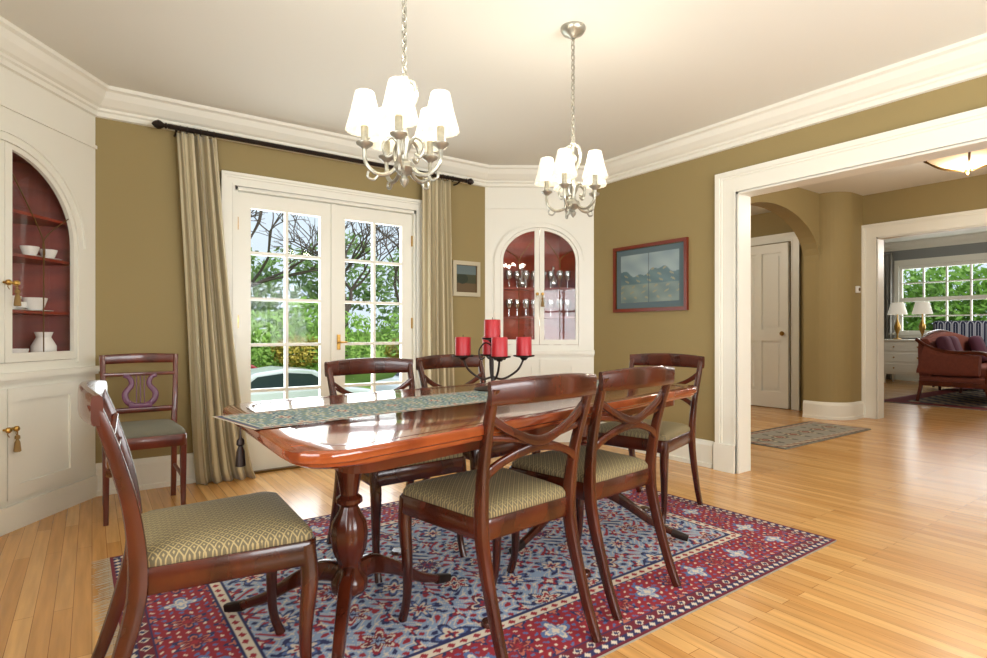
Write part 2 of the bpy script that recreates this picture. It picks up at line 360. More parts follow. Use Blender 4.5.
# ---------------------------------------------------------------- corner cabinets
def cup(e,p,s=1,nm='teacup'):
    lathe(nm,[(.018*s,0),(.03*s,.015*s),(.04*s,.045*s),(.042*s,.055*s),(.038*s,.052*s),(.02*s,.012*s)],p,M['porc'],e,16)
    lathe(nm+'_saucer',[(.03*s,-.004),(.062*s,.004),(.06*s,.006),(.02*s,0)],p,M['porc'],e,20)
def cabinet(name,org,ux,n,W,c,hw,z0,zs,za,inner,shelves,stuff,lp=2.2):
    e=emp(name); org=Vector((*org,0)); ux=Vector((*ux,0)).normalized(); n=Vector((*n,0)).normalized()
    def P(a,dep,z): return org+ux*a-n*dep+Vector((0,0,z))
    def arch(hw,rise,x0=None,x1=None,N=24):
        return [(c+hw*math.cos(pi*i/N),zs+rise*math.sin(pi*i/N)) for i in range(N+1)]
    hole=[(c-hw,z0),(c+hw,z0)]+arch(hw,za-zs)
    plate('face',[rect(0,0,W,ZC),hole],org,ux,-n,.03,M['white'],e)
    o2=.055; ho=[(c+hw+o2,z0-.02)]+[(c+(hw+o2)*math.cos(pi*i/24),zs+(za-zs+o2)*math.sin(pi*i/24)) for i in range(25)]+[(c-hw-o2,z0-.02)]
    hi=[(c-hw,z0-.02)]+arch(hw,za-zs)[::-1]+[(c+hw,z0-.02)]
    plate('arch_trim',[ho+hi],org,ux,n,.014,M['white'],e)
    plate('arch_bead',[[(c+(hw+o2)*1.0+.012*0,zs)]+[(c+(hw+o2)*math.cos(pi*i/24),zs+(za-zs+o2)*math.sin(pi*i/24)) for i in range(1,25)]+[(c-hw-o2+.015,zs)]+[(c+(hw+o2-.015)*math.cos(pi*i/24),zs+(za-zs+o2-.015)*math.sin(pi*i/24)) for i in range(23,-1,-1)]],org,ux,n,.024,M['white'],e)
    for nm,za_,zb_,t in (('counter_mould',z0-.085,z0-.05,.035),('counter_mould_b',z0-.1,z0-.085,.02),('plinth',0,.13,.02)):
        plate(nm,[rect(0,za_,W,zb_)],org,ux,n,t,M['white'],e)
    plate('head_mould',[rect(0,za+.17,W,za+.19)],org,ux,n,.012,M['white'],e)
    fr,st=.028,.045
    for sgn in (-1,1):
        f=lambda x:c+sgn*x
        H2,R2=hw-fr,(za-zs)-fr
        t0=math.acos(min(1,st/H2))
        outer=[(f(.002),z0+.003),(f(hw-.002),z0+.003)]+[(f((hw-.002)*math.cos(pi/2*i/14)),zs+(za-zs-.002)*math.sin(pi/2*i/14)) for i in range(14)]+[(f(.002),za-.002)]
        inner_=[(f(st),z0+.05),(f(H2),z0+.05)]+[(f(H2*math.cos(t0*i/14)),zs+R2*math.sin(t0*i/14)) for i in range(15)]
        plate('glass_door_frame',[outer,inner_],P(0,-.004,0),ux,-n,.022,M['white'],e)
        gl=[(f(st-.01),z0+.04),(f(H2+.01),z0+.04)]+[(f((H2+.01)*math.cos(t0*i/14)),zs+(R2+.01)*math.sin(t0*i/14)) for i in range(15)]
        plate('glass',[gl],P(0,.010,0),ux,-n,.002,M['cabglass'],e)
        xm=(st+H2)/2
        tube('tracery',[P(f(xm),.004,z0+.05),P(f(xm),.004,zs-.12),P(f(xm+.01*1),.004,zs+.02),P(f(H2*.93),.004,zs+R2*.36)],.0032,M['bronze'],e)
        tube('tracery',[P(f(xm),.004,zs-.12),P(f(xm-.01),.004,zs+.02),P(f(st+.01),.004,zs+R2*.72)],.0032,M['bronze'],e)
        lx0,lx1=.004,hw+.0
        lo=[(f(lx0),.16),(f(lx1),.16),(f(lx1),z0-.13),(f(lx0),z0-.13)]; li=[(f(lx0+.07),.23),(f(lx1-.07),.23),(f(lx1-.07),z0-.2),(f(lx0+.07),z0-.2)]
        plate('lower_door',[lo,li],org,ux,n,.018,M['white'],e); plate('lower_door_panel',[li],org,ux,n,.006,M['white'],e)
        for kz in ((z0+zs)/2+.08,(z0-.13)*.72):
            k=P(f(.024),-.018,kz)
            lathe('knob',[(.006,0),(.006,.014),(.014,.02),(.015,.03),(.008,.038)],(0,0,0),M['brass'],e,14).matrix_local=Matrix.Translation(k)@n.to_track_quat('Z','Y').to_matrix().to_4x4()
            kk=k+n*.03
            if sgn>0: lathe('tassel',[(.003,0),(.003,-.03),(.011,-.036),(.012,-.05),(.006,-.055),(.012,-.07),(.016,-.115),(.012,-.118)],kk,M['tassel'],e,12)
            tube('cord',[kk+ux*.0,kk-ux*.01-Vector((0,0,.02)),kk+Vector((0,0,-.035))],.002,M['tassel'],e)
    V=[];F=[]
    for a,dp in inner: V+= [P(a,dp,z0-.04),P(a,dp,za+.03)]
    for i in range(len(inner)-1): F.append((2*i,2*i+2,2*i+3,2*i+1))
    mk('interior_back',V,F,M['cabin'],e)
    for z in [z0-.03]+shelves+[za+.02]:
        plate('shelf',[[(a,dp) for a,dp in inner]],P(0,0,z),ux,(0,0,1),.016,M['cabin'],e,uz=-n)
    stuff(e,P,c)
    zz=[z0]+shelves+[za]
    for i in range(len(zz)-1):
        l=bpy.data.lights.new(name+'_light','POINT'); l.energy=lp*.35; l.color=(1,.85,.7); l.shadow_soft_size=.03
        lo=bpy.data.objects.new('cabinet_fill',l); COL.objects.link(lo); lo.location=P(c,.07,zz[i+1]-.04); lo.parent=e  # added fill point per shelf bay to bring out the red interior
    return e
def glassw(e,p,s=1):
    lathe('wine_glass',[(.028*s,0),(.005*s,.006),(.004*s,.06*s),(.022*s,.075*s),(.03*s,.11*s),(.026*s,.14*s),(.024*s,.14*s),(.026*s,.11*s),(.018*s,.08*s)],p,M['crystal'],e,14)
def stuffR(e,P,c):
    for z in (1.166,1.436):
        for i in range(8):
            a=c-.28+i*.08
            if abs(a-c)<.03: continue
            glassw(e,P(a,.07+.06*(i%2),z),1.15)
    for i in range(5): 
        if abs(i-2)>0: cup(e,P(c-.24+i*.12,.09,.89),1,'teacup')
    lathe('plate_stack',[(.05,0),(.08,.02),(.08,.05),(.06,.05)],P(c-.12,.16,.89),M['porc'],e)
    for s in (-1,1): lathe('decanter',[(.03,0),(.045,.02),(.045,.09),(.012,.13),(.01,.17),(.018,.18),(.014,.21)],P(c+s*.15,.16,1.436),M['crystal'],e,16)
def stuffL(e,P,c):
    v=P(c+.13,.15,1.666)
    lathe('vase',[(.03,0),(.05,.03),(.055,.06),(.04,.095),(.03,.11),(.036,.12)],v,M['green'],e)
    g=[]
    rn_=random.Random(3)
    for i in range(26):
        a=rn_.uniform(0,2*pi); r=rn_.uniform(.03,.075); h=rn_.uniform(.13,.2); q=v+Vector((r*math.cos(a),r*math.sin(a),h)); m_=v+Vector((r*.4*math.cos(a),r*.4*math.sin(a),h*.8))
        g.append(sweepg([(*(v+Vector((0,0,.1))),.004,.004),(*m_,.02,.004),(*q,.003,.002)],4,(math.sin(a),-math.cos(a),0),2,6))
    multi('vase_leaves',g,M['green'],e)
    for a in (.27,.40): cup(e,P(c+a,.09,1.436),1.05)
    lathe('bowl',[(.03,0),(.06,.03),(.085,.06),(.08,.06),(.05,.03)],P(c+.12,.17,1.436),M['porc'],e)
    for a in (.15,.33): cup(e,P(c+a,.11,1.136),1.4,'serving_cup')
    lathe('plate_stack',[(.05,0),(.09,.02),(.09,.05),(.06,.05)],P(c+.25,.2,1.136),M['porc'],e)
    cup(e,P(c+.26,.16,.85),1.4,'soup_bowl'); lathe('pitcher',[(.04,0),(.06,.04),(.06,.09),(.035,.14),(.045,.17),(.04,.17)],P(c+.38,.1,.85),M['porc'],e)
cabinet('corner_cabinet',Q0,(.577,.817),(.817,-.577),1.32,.66,.50,.86,1.52,1.99,[(.06,.035),(.66,.44),(.98,.44),(1.27,.035)],[1.12,1.42,1.65],stuffL,1.0)
cabinet('corner_cabinet.001',R0,(.828,-.560),(-.560,-.828),1.012,.505,.365,.90,1.68,1.99,[(.05,.035),(.56,.36),(.74,.36),(.97,.035)],[1.15,1.42],stuffR,1.8)
# ---------------------------------------------------------------- curtains
def curtain(name,fx,z0,z1,y,folds,amp,mat,axis='x'):
    nx,nz=140,40; vs=[];fs=[];sp=[]
    for j in range(nz+1):
        t=j/nz; z=z0+(z1-z0)*t; a0,a1=fx(t)
        for i in range(nx+1):
            s=i/nx; ph=2*pi*folds*s
            am=amp*(1-.35*t)
            off=am*math.sin(ph+.5*math.sin(3*t))+am*.3*math.sin(2.3*ph+2*t)
            a=a0+(a1-a0)*s+.006*math.cos(ph*1.5+2*t)
            vs.append((a,y+off,z) if axis=='x' else (y+off,a,z)); sp.append(s*folds*5)
    for j in range(nz):
        for i in range(nx):
            k=j*(nx+1)+i; fs.append((k,k+1,k+nx+2,k+nx+1))
    o=mk(name,vs,fs,mat,None,smooth=True)
    at=o.data.attributes.new('sp','FLOAT','POINT'); at.data.foreach_set('value',sp)
    m=o.modifiers.new('s','SOLIDIFY'); m.thickness=.004
    return o
curtain('curtain',lambda t:(.56-.11*t**.7+.02*math.sin(3*t),.94-.26*t**.7),.004,2.325,4.205,5,.035,M['curtain'])
curtain('curtain.001',lambda t:(2.27,2.58-.05*t),.004,2.325,4.21,4,.032,M['curtain'])
r=emp('curtain_rod')
tube('pole',[(.40,4.20,2.352),(2.68,4.20,2.352)],.016,M['iron'],r,1)
for x,s in ((.40,-1),(2.68,1)):
    lathe('finial',[(.01,0),(.02,.01),(.012,.02),(.026,.04),(.03,.055),(.02,.075),(.004,.09)],(0,0,0),M['iron'],r,14).matrix_local=Matrix.Translation((x,4.20,2.352))@Matrix.Rotation(s*pi/2,4,'Y')
for x in (.45,2.63):
    tube('bracket',[(x,4.31,2.33),(x,4.25,2.33),(x,4.205,2.345)],.008,M['iron'],r)
for x in [.47+.04*i for i in range(6)]+[2.30+.05*i for i in range(6)]:
    P_=[(x,4.20+.02*math.cos(a),2.347+.022*math.sin(a)) for a in [2*pi*i/12 for i in range(13)]]
    tube('ring',P_,.003,M['iron'],r,1,ref=(1,0,0))
# ---------------------------------------------------------------- rug
RA=math.radians(1); RL,RW=2.86,1.84
RC=(1.51,2.17)
CR=[lin(c) for c in ((156,36,46),(38,42,86),(146,164,188),(216,202,180),(108,26,42),(86,106,152),(188,108,84))]
def h2(i,j): 
    v=math.sin(i*127.1+j*311.7)*43758.5453; return v-math.floor(v)
def flower(cx,cy,p,r0):
    r=math.hypot(cx,cy); th=math.atan2(cy,cx); return r/(r0*(.72+.28*math.cos(p*th)))
def rugc(x,y):
    ax,ay=abs(x),abs(y)
    ex=RL/2-ax; ey=RW/2-ay; e=min(ex,ey)
    along=ay if ex<ey else ax
    crm,nav,blu,crmm,mar,mid,ter=CR[0],CR[1],CR[2],CR[3],CR[4],CR[5],CR[6]
    if e<.012: return mar
    if e<.04:
        f=(along/.04)%1-.5; g=(e-.026)/.04
        return crmm if abs(f)+abs(g)<.33 else nav
    if e<.08:
        f=(along/.06)%1-.5; g=(e-.06)/.05
        d=abs(f)+abs(g); return nav if d<.22 else (crmm if d<.34 else mar)
    if e<.088: return nav
    if e<.30:
        s=.16; i=math.floor(along/s); f=((along/s)%1-.5)*2; g=(e-.194)/.106
        k=i%2
        q=flower(f*.9,g*1.0,4 if k else 6,.70)
        if q<.28: return crmm if k else crm
        if q<.55: return (blu if k else mar)
        if q<.74: return crmm if k else ter
        if q<1: return mid if k else nav
        q2=flower((abs(f)-1)*1.1,(abs(g)-1)*1.1,4,.42)
        if q2<.6: return ter
        if q2<1: return nav
        v=math.sin(along*95+1.5*math.sin(e*60))*math.sin(e*110)
        if v>.72: return mid
        if v<-.78: return crmm
        return (CR[0][0]*.85,CR[0][1]*.8,CR[0][2]*.9)
    if e<.308: return nav
    if e<.345:
        f=(along/.05)%1-.5; g=(e-.3265)/.04
        return crm if abs(f)+abs(g)<.34 else crmm
    if e<.36: return nav
    s=.215; fx=ax/s; i=math.floor(fx); fy=ay/s+(.5 if i%2 else 0); j=math.floor(fy)
    f=(fx%1-.5)*2; g=(fy%1-.5)*2; hh=h2(i+3,j+1)
    q=flower(f,g,(4,5,6,8)[int(hh*3.99)],.74)
    pal=[(crm,crmm,nav),(nav,crm,mar),(mar,blu,crm),(crmm,crm,nav)][int(h2(i,j)*3.99)]
    if q<.16: return nav if pal[1]!=nav else crm
    if q<.34: return pal[1]
    if q<.62: return pal[0]
    if q<.78: return crmm if pal[0]!=crmm else mid
    if q<1: return pal[2]
    qq=flower((abs(f)-1)*1.2,(abs(g)-1)*1.2,4,.55)
    if qq<.4: return crmm
    if qq<.75: return crm
    if qq<1: return nav
    v=math.sin(ax*60+2*math.sin(ay*34))*math.sin(ay*64+2*math.sin(ax*30))
    if v>.62: return crm
    if v<-.7: return nav
    if abs(v)<.09: return crmm
    return blu
rug=emp('area_rug',(RC[0],RC[1],0),RA)
pile=cgrid('pile',(0,0,.008),(1,0,0),(0,1,0),RL,RW,540,350,rugc,M['woven'],rug)
bx('backing',(-RL/2,-RW/2,.0005),(RL/2,RW/2,.0075),M['rust'],rug)
fr=[]
for sx in (-1,1):
    for i in range(230):
        y=-RW/2+RW*(i+.5)/230; dx=sx*(RL/2-.005); dy=random.uniform(-.012,.012); Lf=random.uniform(.05,.075) if sx<0 else random.uniform(.015,.025)
        a=Vector((dx,y,.008)); b=Vector((dx+sx*Lf,y+dy,.002)); w_=Vector((0,0.0028,0))
        fr.append(([a-w_,a+w_,b+w_*.6,b-w_*.6],[(0,1,2,3)]))
multi('fringe',fr,pbr('fringe',(196,184,160),.9),rug,False)
# ---------------------------------------------------------------- dining chair
def seat_outline(wf,wr,y0,y1,rc=.035,k=5):
    pts=[(-wr,y0),(wr,y0),(wf,y1),(-wf,y1)]; out=[]
    for i in range(4):
        p=Vector(pts[i]); a=(Vector(pts[i-1])-p).normalized(); b=(Vector(pts[(i+1)%4])-p).normalized()
        s=p+a*rc; t=p+b*rc
        for j in range(k+1):
            u=j/k; out.append(tuple(s*(1-u)**2+p*2*u*(1-u)+t*u*u))
    res=[]
    for x,y in out:
        res.append((x,y+(.018*(1-(x/wf)**2) if y>y1-.05 else 0)))
    return res
def rings(name,outl,lv,mat,parent,cx=0,cy=0):
    m=len(outl); V=[];F=[]
    for s,z in lv:
        for x,y in outl: V.append((cx+(x-cx)*s,cy+(y-cy)*s,z))
    for i in range(len(lv)-1):
        for k in range(m):
            k2=(k+1)%m; F.append((i*m+k,i*m+k2,(i+1)*m+k2,(i+1)*m+k))
    F.append(tuple(range(m))[::-1]); F.append(tuple((len(lv)-1)*m+k for k in range(m)))
    return mk(name,V,F,mat,parent,smooth=True)
def chair(name,loc,rz,lyre=False,src=None):
    e=emp(name,loc,rz)
    if src:
        for c in src.children:
            o=bpy.data.objects.new(c.name.split('.')[0],c.data); COL.objects.link(o); o.parent=e; o.matrix_local=c.matrix_local.copy()
        return e
    W=M['mahogred'] if lyre else M['mahog']
    wf=.20 if lyre else .235; wr=.175 if lyre else .20
    ol=seat_outline(wf,wr,-.20,.22)
    rings('seat_rail',ol,[(.985,.385),(1,.39),(1,.445),(.985,.45)],W,e)
    ol2=[(x*.97,y*.97) for x,y in ol]
    rings('seat',ol2,[(.97,.44),(1,.452),(.995,.464),(.95,.478),(.85,.488),(.65,.496),(.4,.499),(.15,.5)],M['seat'] if not lyre else pbr('seat_grey',(120,118,104),.85),e)
    T=.87
    for s in (-1,1):
        if lyre:
            sweep('stile_leg',[(s*.175,-.235,0,.03,.03),(s*.175,-.20,.25,.032,.035),(s*.175,-.20,.45,.034,.036),(s*.185,-.225,.68,.03,.026),(s*.19,-.265,.88,.028,.022)],W,e)
            sweep('front_leg',[(s*.18,.195,.42,.036,.036),(s*.18,.195,.2,.03,.03),(s*.18,.195,0,.024,.024)],W,e)
        else:
            sweep('stile_leg',[(s*.195,-.315,0,.026,.03),(s*.195,-.265,.12,.028,.034),(s*.195,-.205,.32,.032,.042),(s*.197,-.19,.44,.034,.044),(s*.203,-.205,.60,.030,.036),(s*.213,-.245,.76,.028,.030),(s*.218,-.275,T-.02,.028,.026)],W,e)
            sweep('front_leg',[(s*.212,.195,.44,.044,.044),(s*.212,.205,.34,.042,.044),(s*.208,.195,.2,.033,.034),(s*.208,.20,.08,.026,.028),(s*.21,.225,0,.026,.032)],W,e,ex=3)
    if lyre:
        sweep('crest_rail',[(-.205,-.262,.855,.022,.055),(0,-.285,.86,.022,.06),(.205,-.262,.855,.022,.055)],W,e,ref=(0,1,0))
        sweep('mid_rail',[(-.185,-.235,.765,.016,.022),(0,-.25,.765,.016,.022),(.185,-.235,.765,.016,.022)],W,e,ref=(0,1,0))
        sweep('low_rail',[(-.18,-.21,.55,.018,.035),(0,-.215,.55,.018,.035),(.18,-.21,.55,.018,.035)],W,e,ref=(0,1,0))
        for s in (-1,1):
            sweep('lyre_arm',[(s*.02,-.218,.57,.016,.034),(s*.066,-.222,.60,.016,.034),(s*.078,-.228,.65,.016,.034),(s*.046,-.235,.70,.016,.03),(s*.055,-.242,.742,.016,.028),(s*.085,-.245,.757,.016,.024)],M['lyre'],e,ref=(0,1,0))
            tube('side_stretcher',[(s*.178,-.2,.2),(s*.18,.195,.2)],.01,W,e,1)
        for x in (-.02,0,.02): tube('lyre_string',[(x,-.22,.585),(x,-.245,.76)],.003,M['lyre'],e,1)
        sweep('lyre_base',[(-.06,-.215,.575,.02,.03),(.06,-.215,.575,.02,.03)],M['lyre'],e,1,ref=(0,1,0))
    else:
        sweep('crest_rail',[(-.232,-.268,.835,.024,.07),(-.12,-.292,.84,.024,.078),(0,-.302,.842,.024,.08),(.12,-.292,.84,.024,.078),(.232,-.268,.835,.024,.07)],W,e,ref=(0,1,0))
        sweep('upper_swag',[(-.212,-.238,.765,.018,.03),(-.13,-.245,.715,.018,.026),(0,-.245,.672,.018,.034),(.13,-.245,.715,.018,.026),(.212,-.238,.765,.018,.03)],W,e,ref=(0,1,0))
        sweep('lower_swag',[(-.205,-.21,.585,.018,.034),(-.13,-.222,.625,.018,.026),(0,-.236,.655,.018,.034),(.13,-.222,.625,.018,.026),(.205,-.21,.585,.018,.034)],W,e,ref=(0,1,0))
        sweep('mid_swag',[(-.208,-.226,.70,.014,.018),(-.10,-.235,.684,.014,.016),(0,-.24,.663,.014,.016),(.10,-.235,.684,.014,.016),(.208,-.226,.70,.014,.018)],W,e,ref=(0,1,0))
        lathe('rosette',[(.026,-.014),(.03,-.005),(.03,.005),(.026,.014)],(0,0,0),W,e,20).matrix_local=Matrix.Translation((0,-.242,.663))@Matrix.Rotation(pi/2,4,'X')
    return e
R=math.radians
c0=chair('dining_chair',(.285,1.76,.0095),R(-92))
chair('dining_chair',(1.12,1.60,.0095),R(6),src=c0)
chair('dining_chair',(1.67,1.70,.0095),R(6),src=c0)
chair('dining_chair',(1.14,2.36,.0095),R(183),src=c0)
chair('dining_chair',(1.71,2.52,.0095),R(186),src=c0)
chair('dining_chair',(2.56,2.12,.0095),R(103),src=c0)
chair('side_chair',(.24,3.81,0),R(180),lyre=True)
# ---------------------------------------------------------------- table
def rounded(pts,rc,k=8):
    out=[];m=len(pts)
    for i in range(m):
        p=Vector(pts[i]); a=(Vector(pts[i-1])-p).normalized(); b=(Vector(pts[(i+1)%m])-p).normalized(); s=p+a*rc; t=p+b*rc
        for j in range(k+1):
            u=j/k; out.append(tuple(s*(1-u)**2+p*2*u*(1-u)+t*u*u))
    return out
TP=[(.36,1.22),(2.52,1.70),(2.42,2.58),(.38,2.31)]
tc=(sum(p[0] for p in TP)/4,sum(p[1] for p in TP)/4)
tb=emp('dining_table')
tl=rounded(TP,.16)
rings('table_top',tl,[(.975,.706),(.985,.712),(.985,.718),(1,.724),(1.002,.735),(1,.746),(.994,.75)],M['table'],tb,*tc)
def sc(l,s): return [(tc[0]+(x-tc[0])*s,tc[1]+(y-tc[1])*s) for x,y in l]
plate('inlay_band',[sc(tl,.93),sc(tl,.915)],(0,0,.7501),(1,0,0),(0,0,1),.0006,M['tabdark'],tb,uz=(0,1,0))
ap=sc(rounded(TP,.12),.86)
plate('apron',[ap,sc(ap,.97)],(0,0,.665),(1,0,0),(0,0,1),.042,M['tabdark'],tb,uz=(0,1,0))
def pedestal(cx,cy,angs):
    prof=[(.05,.17),(.058,.18),(.058,.21),(.046,.225),(.034,.25),(.038,.27),(.054,.31),(.060,.36),(.054,.40),(.036,.43),(.028,.45),(.042,.462),(.042,.475),(.028,.487),(.033,.52),(.044,.57),(.048,.60),(.038,.625),(.052,.64),(.052,.655),(.04,.67)]
    lathe('pedestal_column',prof,(cx,cy,0),M['mahog'],tb,40,.03,12)
    bx('pedestal_block',(cx-.2,cy-.14,.668),(cx+.2,cy+.14,.707),M['mahog'],tb,.006)
    for a in angs:
        c,s=math.cos(R(a)),math.sin(R(a)); f=lambda r,z,w,h:(cx+c*r,cy+s*r,z,w,h)
        sweep('sabre_leg',[f(.02,.225,.042,.07),f(.10,.225,.042,.065),f(.21,.175,.038,.05),f(.33,.10,.032,.038),f(.43,.056,.028,.03),f(.46,.046,.028,.028)],M['mahog'],tb,ref=(-s,c,0))
        sweep('foot_cap',[f(.44,.05,.034,.036),f(.475,.04,.034,.034),f(.515,.03,.028,.028)],M['iron'],tb,ref=(-s,c,0),n=3)
pedestal(.69,1.79,(243,20,125)); pedestal(2.05,2.10,(303,188,62))
# runner
ra=Vector((.335,1.80)); rb=Vector((2.33,2.13)); rd=(rb-ra); rl=rd.length; rd.normalize(); rm=(ra+rb)/2
RCs=[lin(c) for c in ((84,114,124),(186,182,158),(132,66,62),(46,66,88),(120,128,100))]
def runc(a,b):
    e=min(rl/2-abs(a),.17-abs(b))
    if e<.008: return RCs[1]
    if e<.022: return RCs[2] if int((a+5)*60)%2 else RCs[3]
    if e<.03: return RCs[1]
    i=math.floor(a/.1); f=((a/.10)%1-.5)*2; g=((b+.07)/.14%1-.5)*2
    q=flower(f,g,4 if i%2 else 6,.85)
    if q<.25: return RCs[1]
    if q<.5: return RCs[2] if i%2 else RCs[3]
    if q<.72: return RCs[1]
    if q<.95: return RCs[3] if i%2 else RCs[4]
    v=math.sin(a*160+2*math.sin(b*80))*math.sin(b*150)
    return RCs[4] if v>.5 else (RCs[1] if v<-.55 else RCs[0])
rn=emp('table_runner')
cgrid('cloth',(rm.x,rm.y,.7535),(rd.x,rd.y,0),(-rd.y,rd.x,0),rl,.34,460,80,runc,M['woven'],rn)
for k in (-.10,):
    p=Vector((ra.x-rd.y*k-.012,ra.y+rd.x*k,.745))
    lathe('tassel',[(.002,.008),(.003,-.02),(.010,-.028),(.011,-.04),(.006,-.045),(.011,-.06),(.014,-.10),(.010,-.102)],p,M['iron'],rn,10)
# candle centerpiece
ce=emp('candle_centerpiece',(1.50,2.12,.755)); 
lathe('base',[(.085,0),(.085,.006),(.05,.014),(.02,.02),(.008,.03)],(0,0,0),M['iron'],ce)
tube('stem',[(0,0,.02),(0,0,.25)],.007,M['iron'],ce,1,ref=(1,0,0))
def candle(x,y,z,h,r=.036):
    lathe('drip_pan',[(.01,-.02),(.02,-.008),(.048,-.002),(.05,.004),(.044,.001)],(x,y,z),M['iron'],ce)
    lathe('candle',[(r,0),(r,h-.004),(r*.93,h),(r*.6,h-.006),(.003,h-.01)],(x,y,z+.002),M['red'],ce)
    tube('wick',[(x,y,z+h-.01),(x+.001,y,z+h+.012)],.0015,M['wick'],ce,1,ref=(1,0,0))
candle(0,0,.235,.085,.038)
for k,(a,rr) in enumerate(((-35.4,.145),(144.6,.135),(-110,.12),(60,.12))):
    x,y=rr*math.cos(R(a)),rr*math.sin(R(a))
    tube('arm',[(0,0,.06),(x*.35,y*.35,.05),(x*.8,y*.8,.09),(x,y,.145)],.005,M['iron'],ce)
    tube('scroll',[(0,0,.2),(x*.25,y*.25,.215),(x*.45,y*.45,.18),(x*.4,y*.4,.14),(x*.25,y*.25,.15)],.0035,M['iron'],ce)
    candle(x,y,.155,.085)
# ---------------------------------------------------------------- chandeliers
def chandelier(x,y,zb,rot,ztop=ZC):
    e=emp('chandelier',(x,y,zb),rot); Mt=M['pewter']
    lathe('body',[(.002,-.012),(.012,0),(.016,.012),(.008,.024),(.022,.034),(.036,.05),(.032,.066),(.014,.078),(.012,.10),(.022,.12),(.026,.14),(.013,.16),(.009,.19),(.009,.25),(.016,.262),(.018,.285),(.009,.30),(.007,.345),(.014,.355),(.004,.37)],(0,0,0),Mt,e,20)
    for i in range(5):
        a=2*pi*i/5; c,s=math.cos(a),math.sin(a); p=lambda r,z:(c*r,s*r,z)
        tube('arm',[p(.02,.06),p(.05,.03),(c*.09,s*.09,.025),p(.125,.055),p(.13,.10),p(.13,.115)],.0072,Mt,e)
        tube('arm_scroll',[p(.012,.12),p(.04,.15),p(.07,.125),p(.06,.085),p(.04,.095)],.0058,Mt,e)
        tube('leaf_scroll',[p(.085,.024),p(.10,.005),p(.12,.012),p(.118,.03)],.0045,Mt,e)
        tube('top_scroll',[p(.01,.345),p(.035,.335),p(.045,.285),p(.024,.235),p(.012,.19)],.005,Mt,e)
        lathe('cup',[(.006,.10),(.014,.108),(.026,.116),(.028,.122),(.014,.124),(.012,.135),(.012,.175),(.004,.176)],(c*.13,s*.13,0),Mt,e,16)
        lathe('shade',[(.060,.160),(.0605,.164),(.044,.225),(.031,.285),(.030,.287),(.0295,.285),(.058,.164)],(c*.13,s*.13,0),M['shade'],e,64,.03,16,open_=True)
        lathe('bulb',[(.008,.175),(.012,.19),(.013,.205),(.006,.225),(.002,.235)],(c*.13,s*.13,0),M['glow'],e,12)
        l=bpy.data.lights.new('bulb_light','POINT'); l.energy=1.7; l.color=(1,.93,.80); l.shadow_soft_size=.03
        lo=bpy.data.objects.new('bulb_light',l); COL.objects.link(lo); lo.parent=e; lo.location=(c*.13,s*.13,.325)
    H=ztop-zb
    lathe('canopy',[(.012,H-.055),(.02,H-.045),(.05,H-.03),(.062,H-.012),(.062,H)],(0,0,0),Mt,e,28)
    z=.37; k=0; g=[]
    while z<H-.05:
        pts=[(.0095*math.cos(t),0,z+.013+.017*math.sin(t)) for t in [2*pi*i/12 for i in range(13)]]
        if k%2: pts=[(0,p[0],p[2]) for p in pts]
        g.append(sweepg([(*p,.005,.005) for p in pts],1,(1,0,0) if k%2 else (0,1,0),2,6)); z+=.025; k+=1
    multi('chain',g,Mt,e)
    tube('cord',[(.004,.002,.37),(.004,.002,H-.04)],.0018,Mt,e,1,ref=(1,0,0))
    return e
chandelier(.85,1.71,1.515,R(20)); chandelier(1.947,2.058,1.60,R(-8))
# ---------------------------------------------------------------- pictures
def frame(name,org,ux,n,w,h,fw,mat,matc,imgfn,mw):
    e=emp(name); o=Vector(org); n=Vector(n)
    R2=lambda i:rect(-w/2+i,-h/2+i,w/2-i,h/2-i)
    plate('frame',[R2(0),R2(fw)],o,ux,n,.026,mat,e); plate('frame_lip',[R2(fw*.75),R2(fw*1.1)],o,ux,n,.018,M['bronze'],e)
    plate('mat_board',[R2(fw*.9)],o+n*.002,ux,n,.006,matc,e)
    ww=w-2*mw; hh=h-2*mw
    cgrid('print',o+n*.010,ux,(0,0,1),ww,hh,100,70,imgfn,M['print'],e)
    return e
def img1(a,b):
    if abs(a)<.003: return lin((70,84,92))
    n1=math.sin(a*17+2*math.sin(b*13))*math.sin(b*31+a*9); n2=math.sin(a*53+3*math.sin(b*31))*math.sin(b*67)
    hz=.05+.03*math.sin(a*14)+.012*math.sin(a*47)
    t=min(1,max(0,.5+.5*n1))
    if b>hz: c=[126+26*t,146+22*t,152+16*t]
    elif b>-.05: c=[74+22*t,100+22*t,108+16*t]
    else: c=[96+30*t,116+24*t,116+14*t]
    if n2>.7 and b<hz: c=[140,138,112]
    return lin(c)
def img2(a,b):
    if b>.04: return lin((98,112,112))
    if math.hypot(a+.04,(b-.0)*1.3)<.06: return lin((38,46,30))
    return lin((64,66,44)) if b>-.04 else lin((98,78,50))
frame('framed_picture',(XB-.001,3.10,1.477),(0,-1,0),(-1,0,0),.765,.57,.028,pbr('frame_red',(112,40,22),.3),pbr('mat_blue',(88,106,112),.7),img1,.08)
frame('framed_painting',(2.752,YA-.001,1.50),(1,0,0),(0,-1,0),.29,.315,.035,pbr('frame_silver',(196,186,160),.4,.3),pbr('liner',(180,165,130),.5),img2,.035)
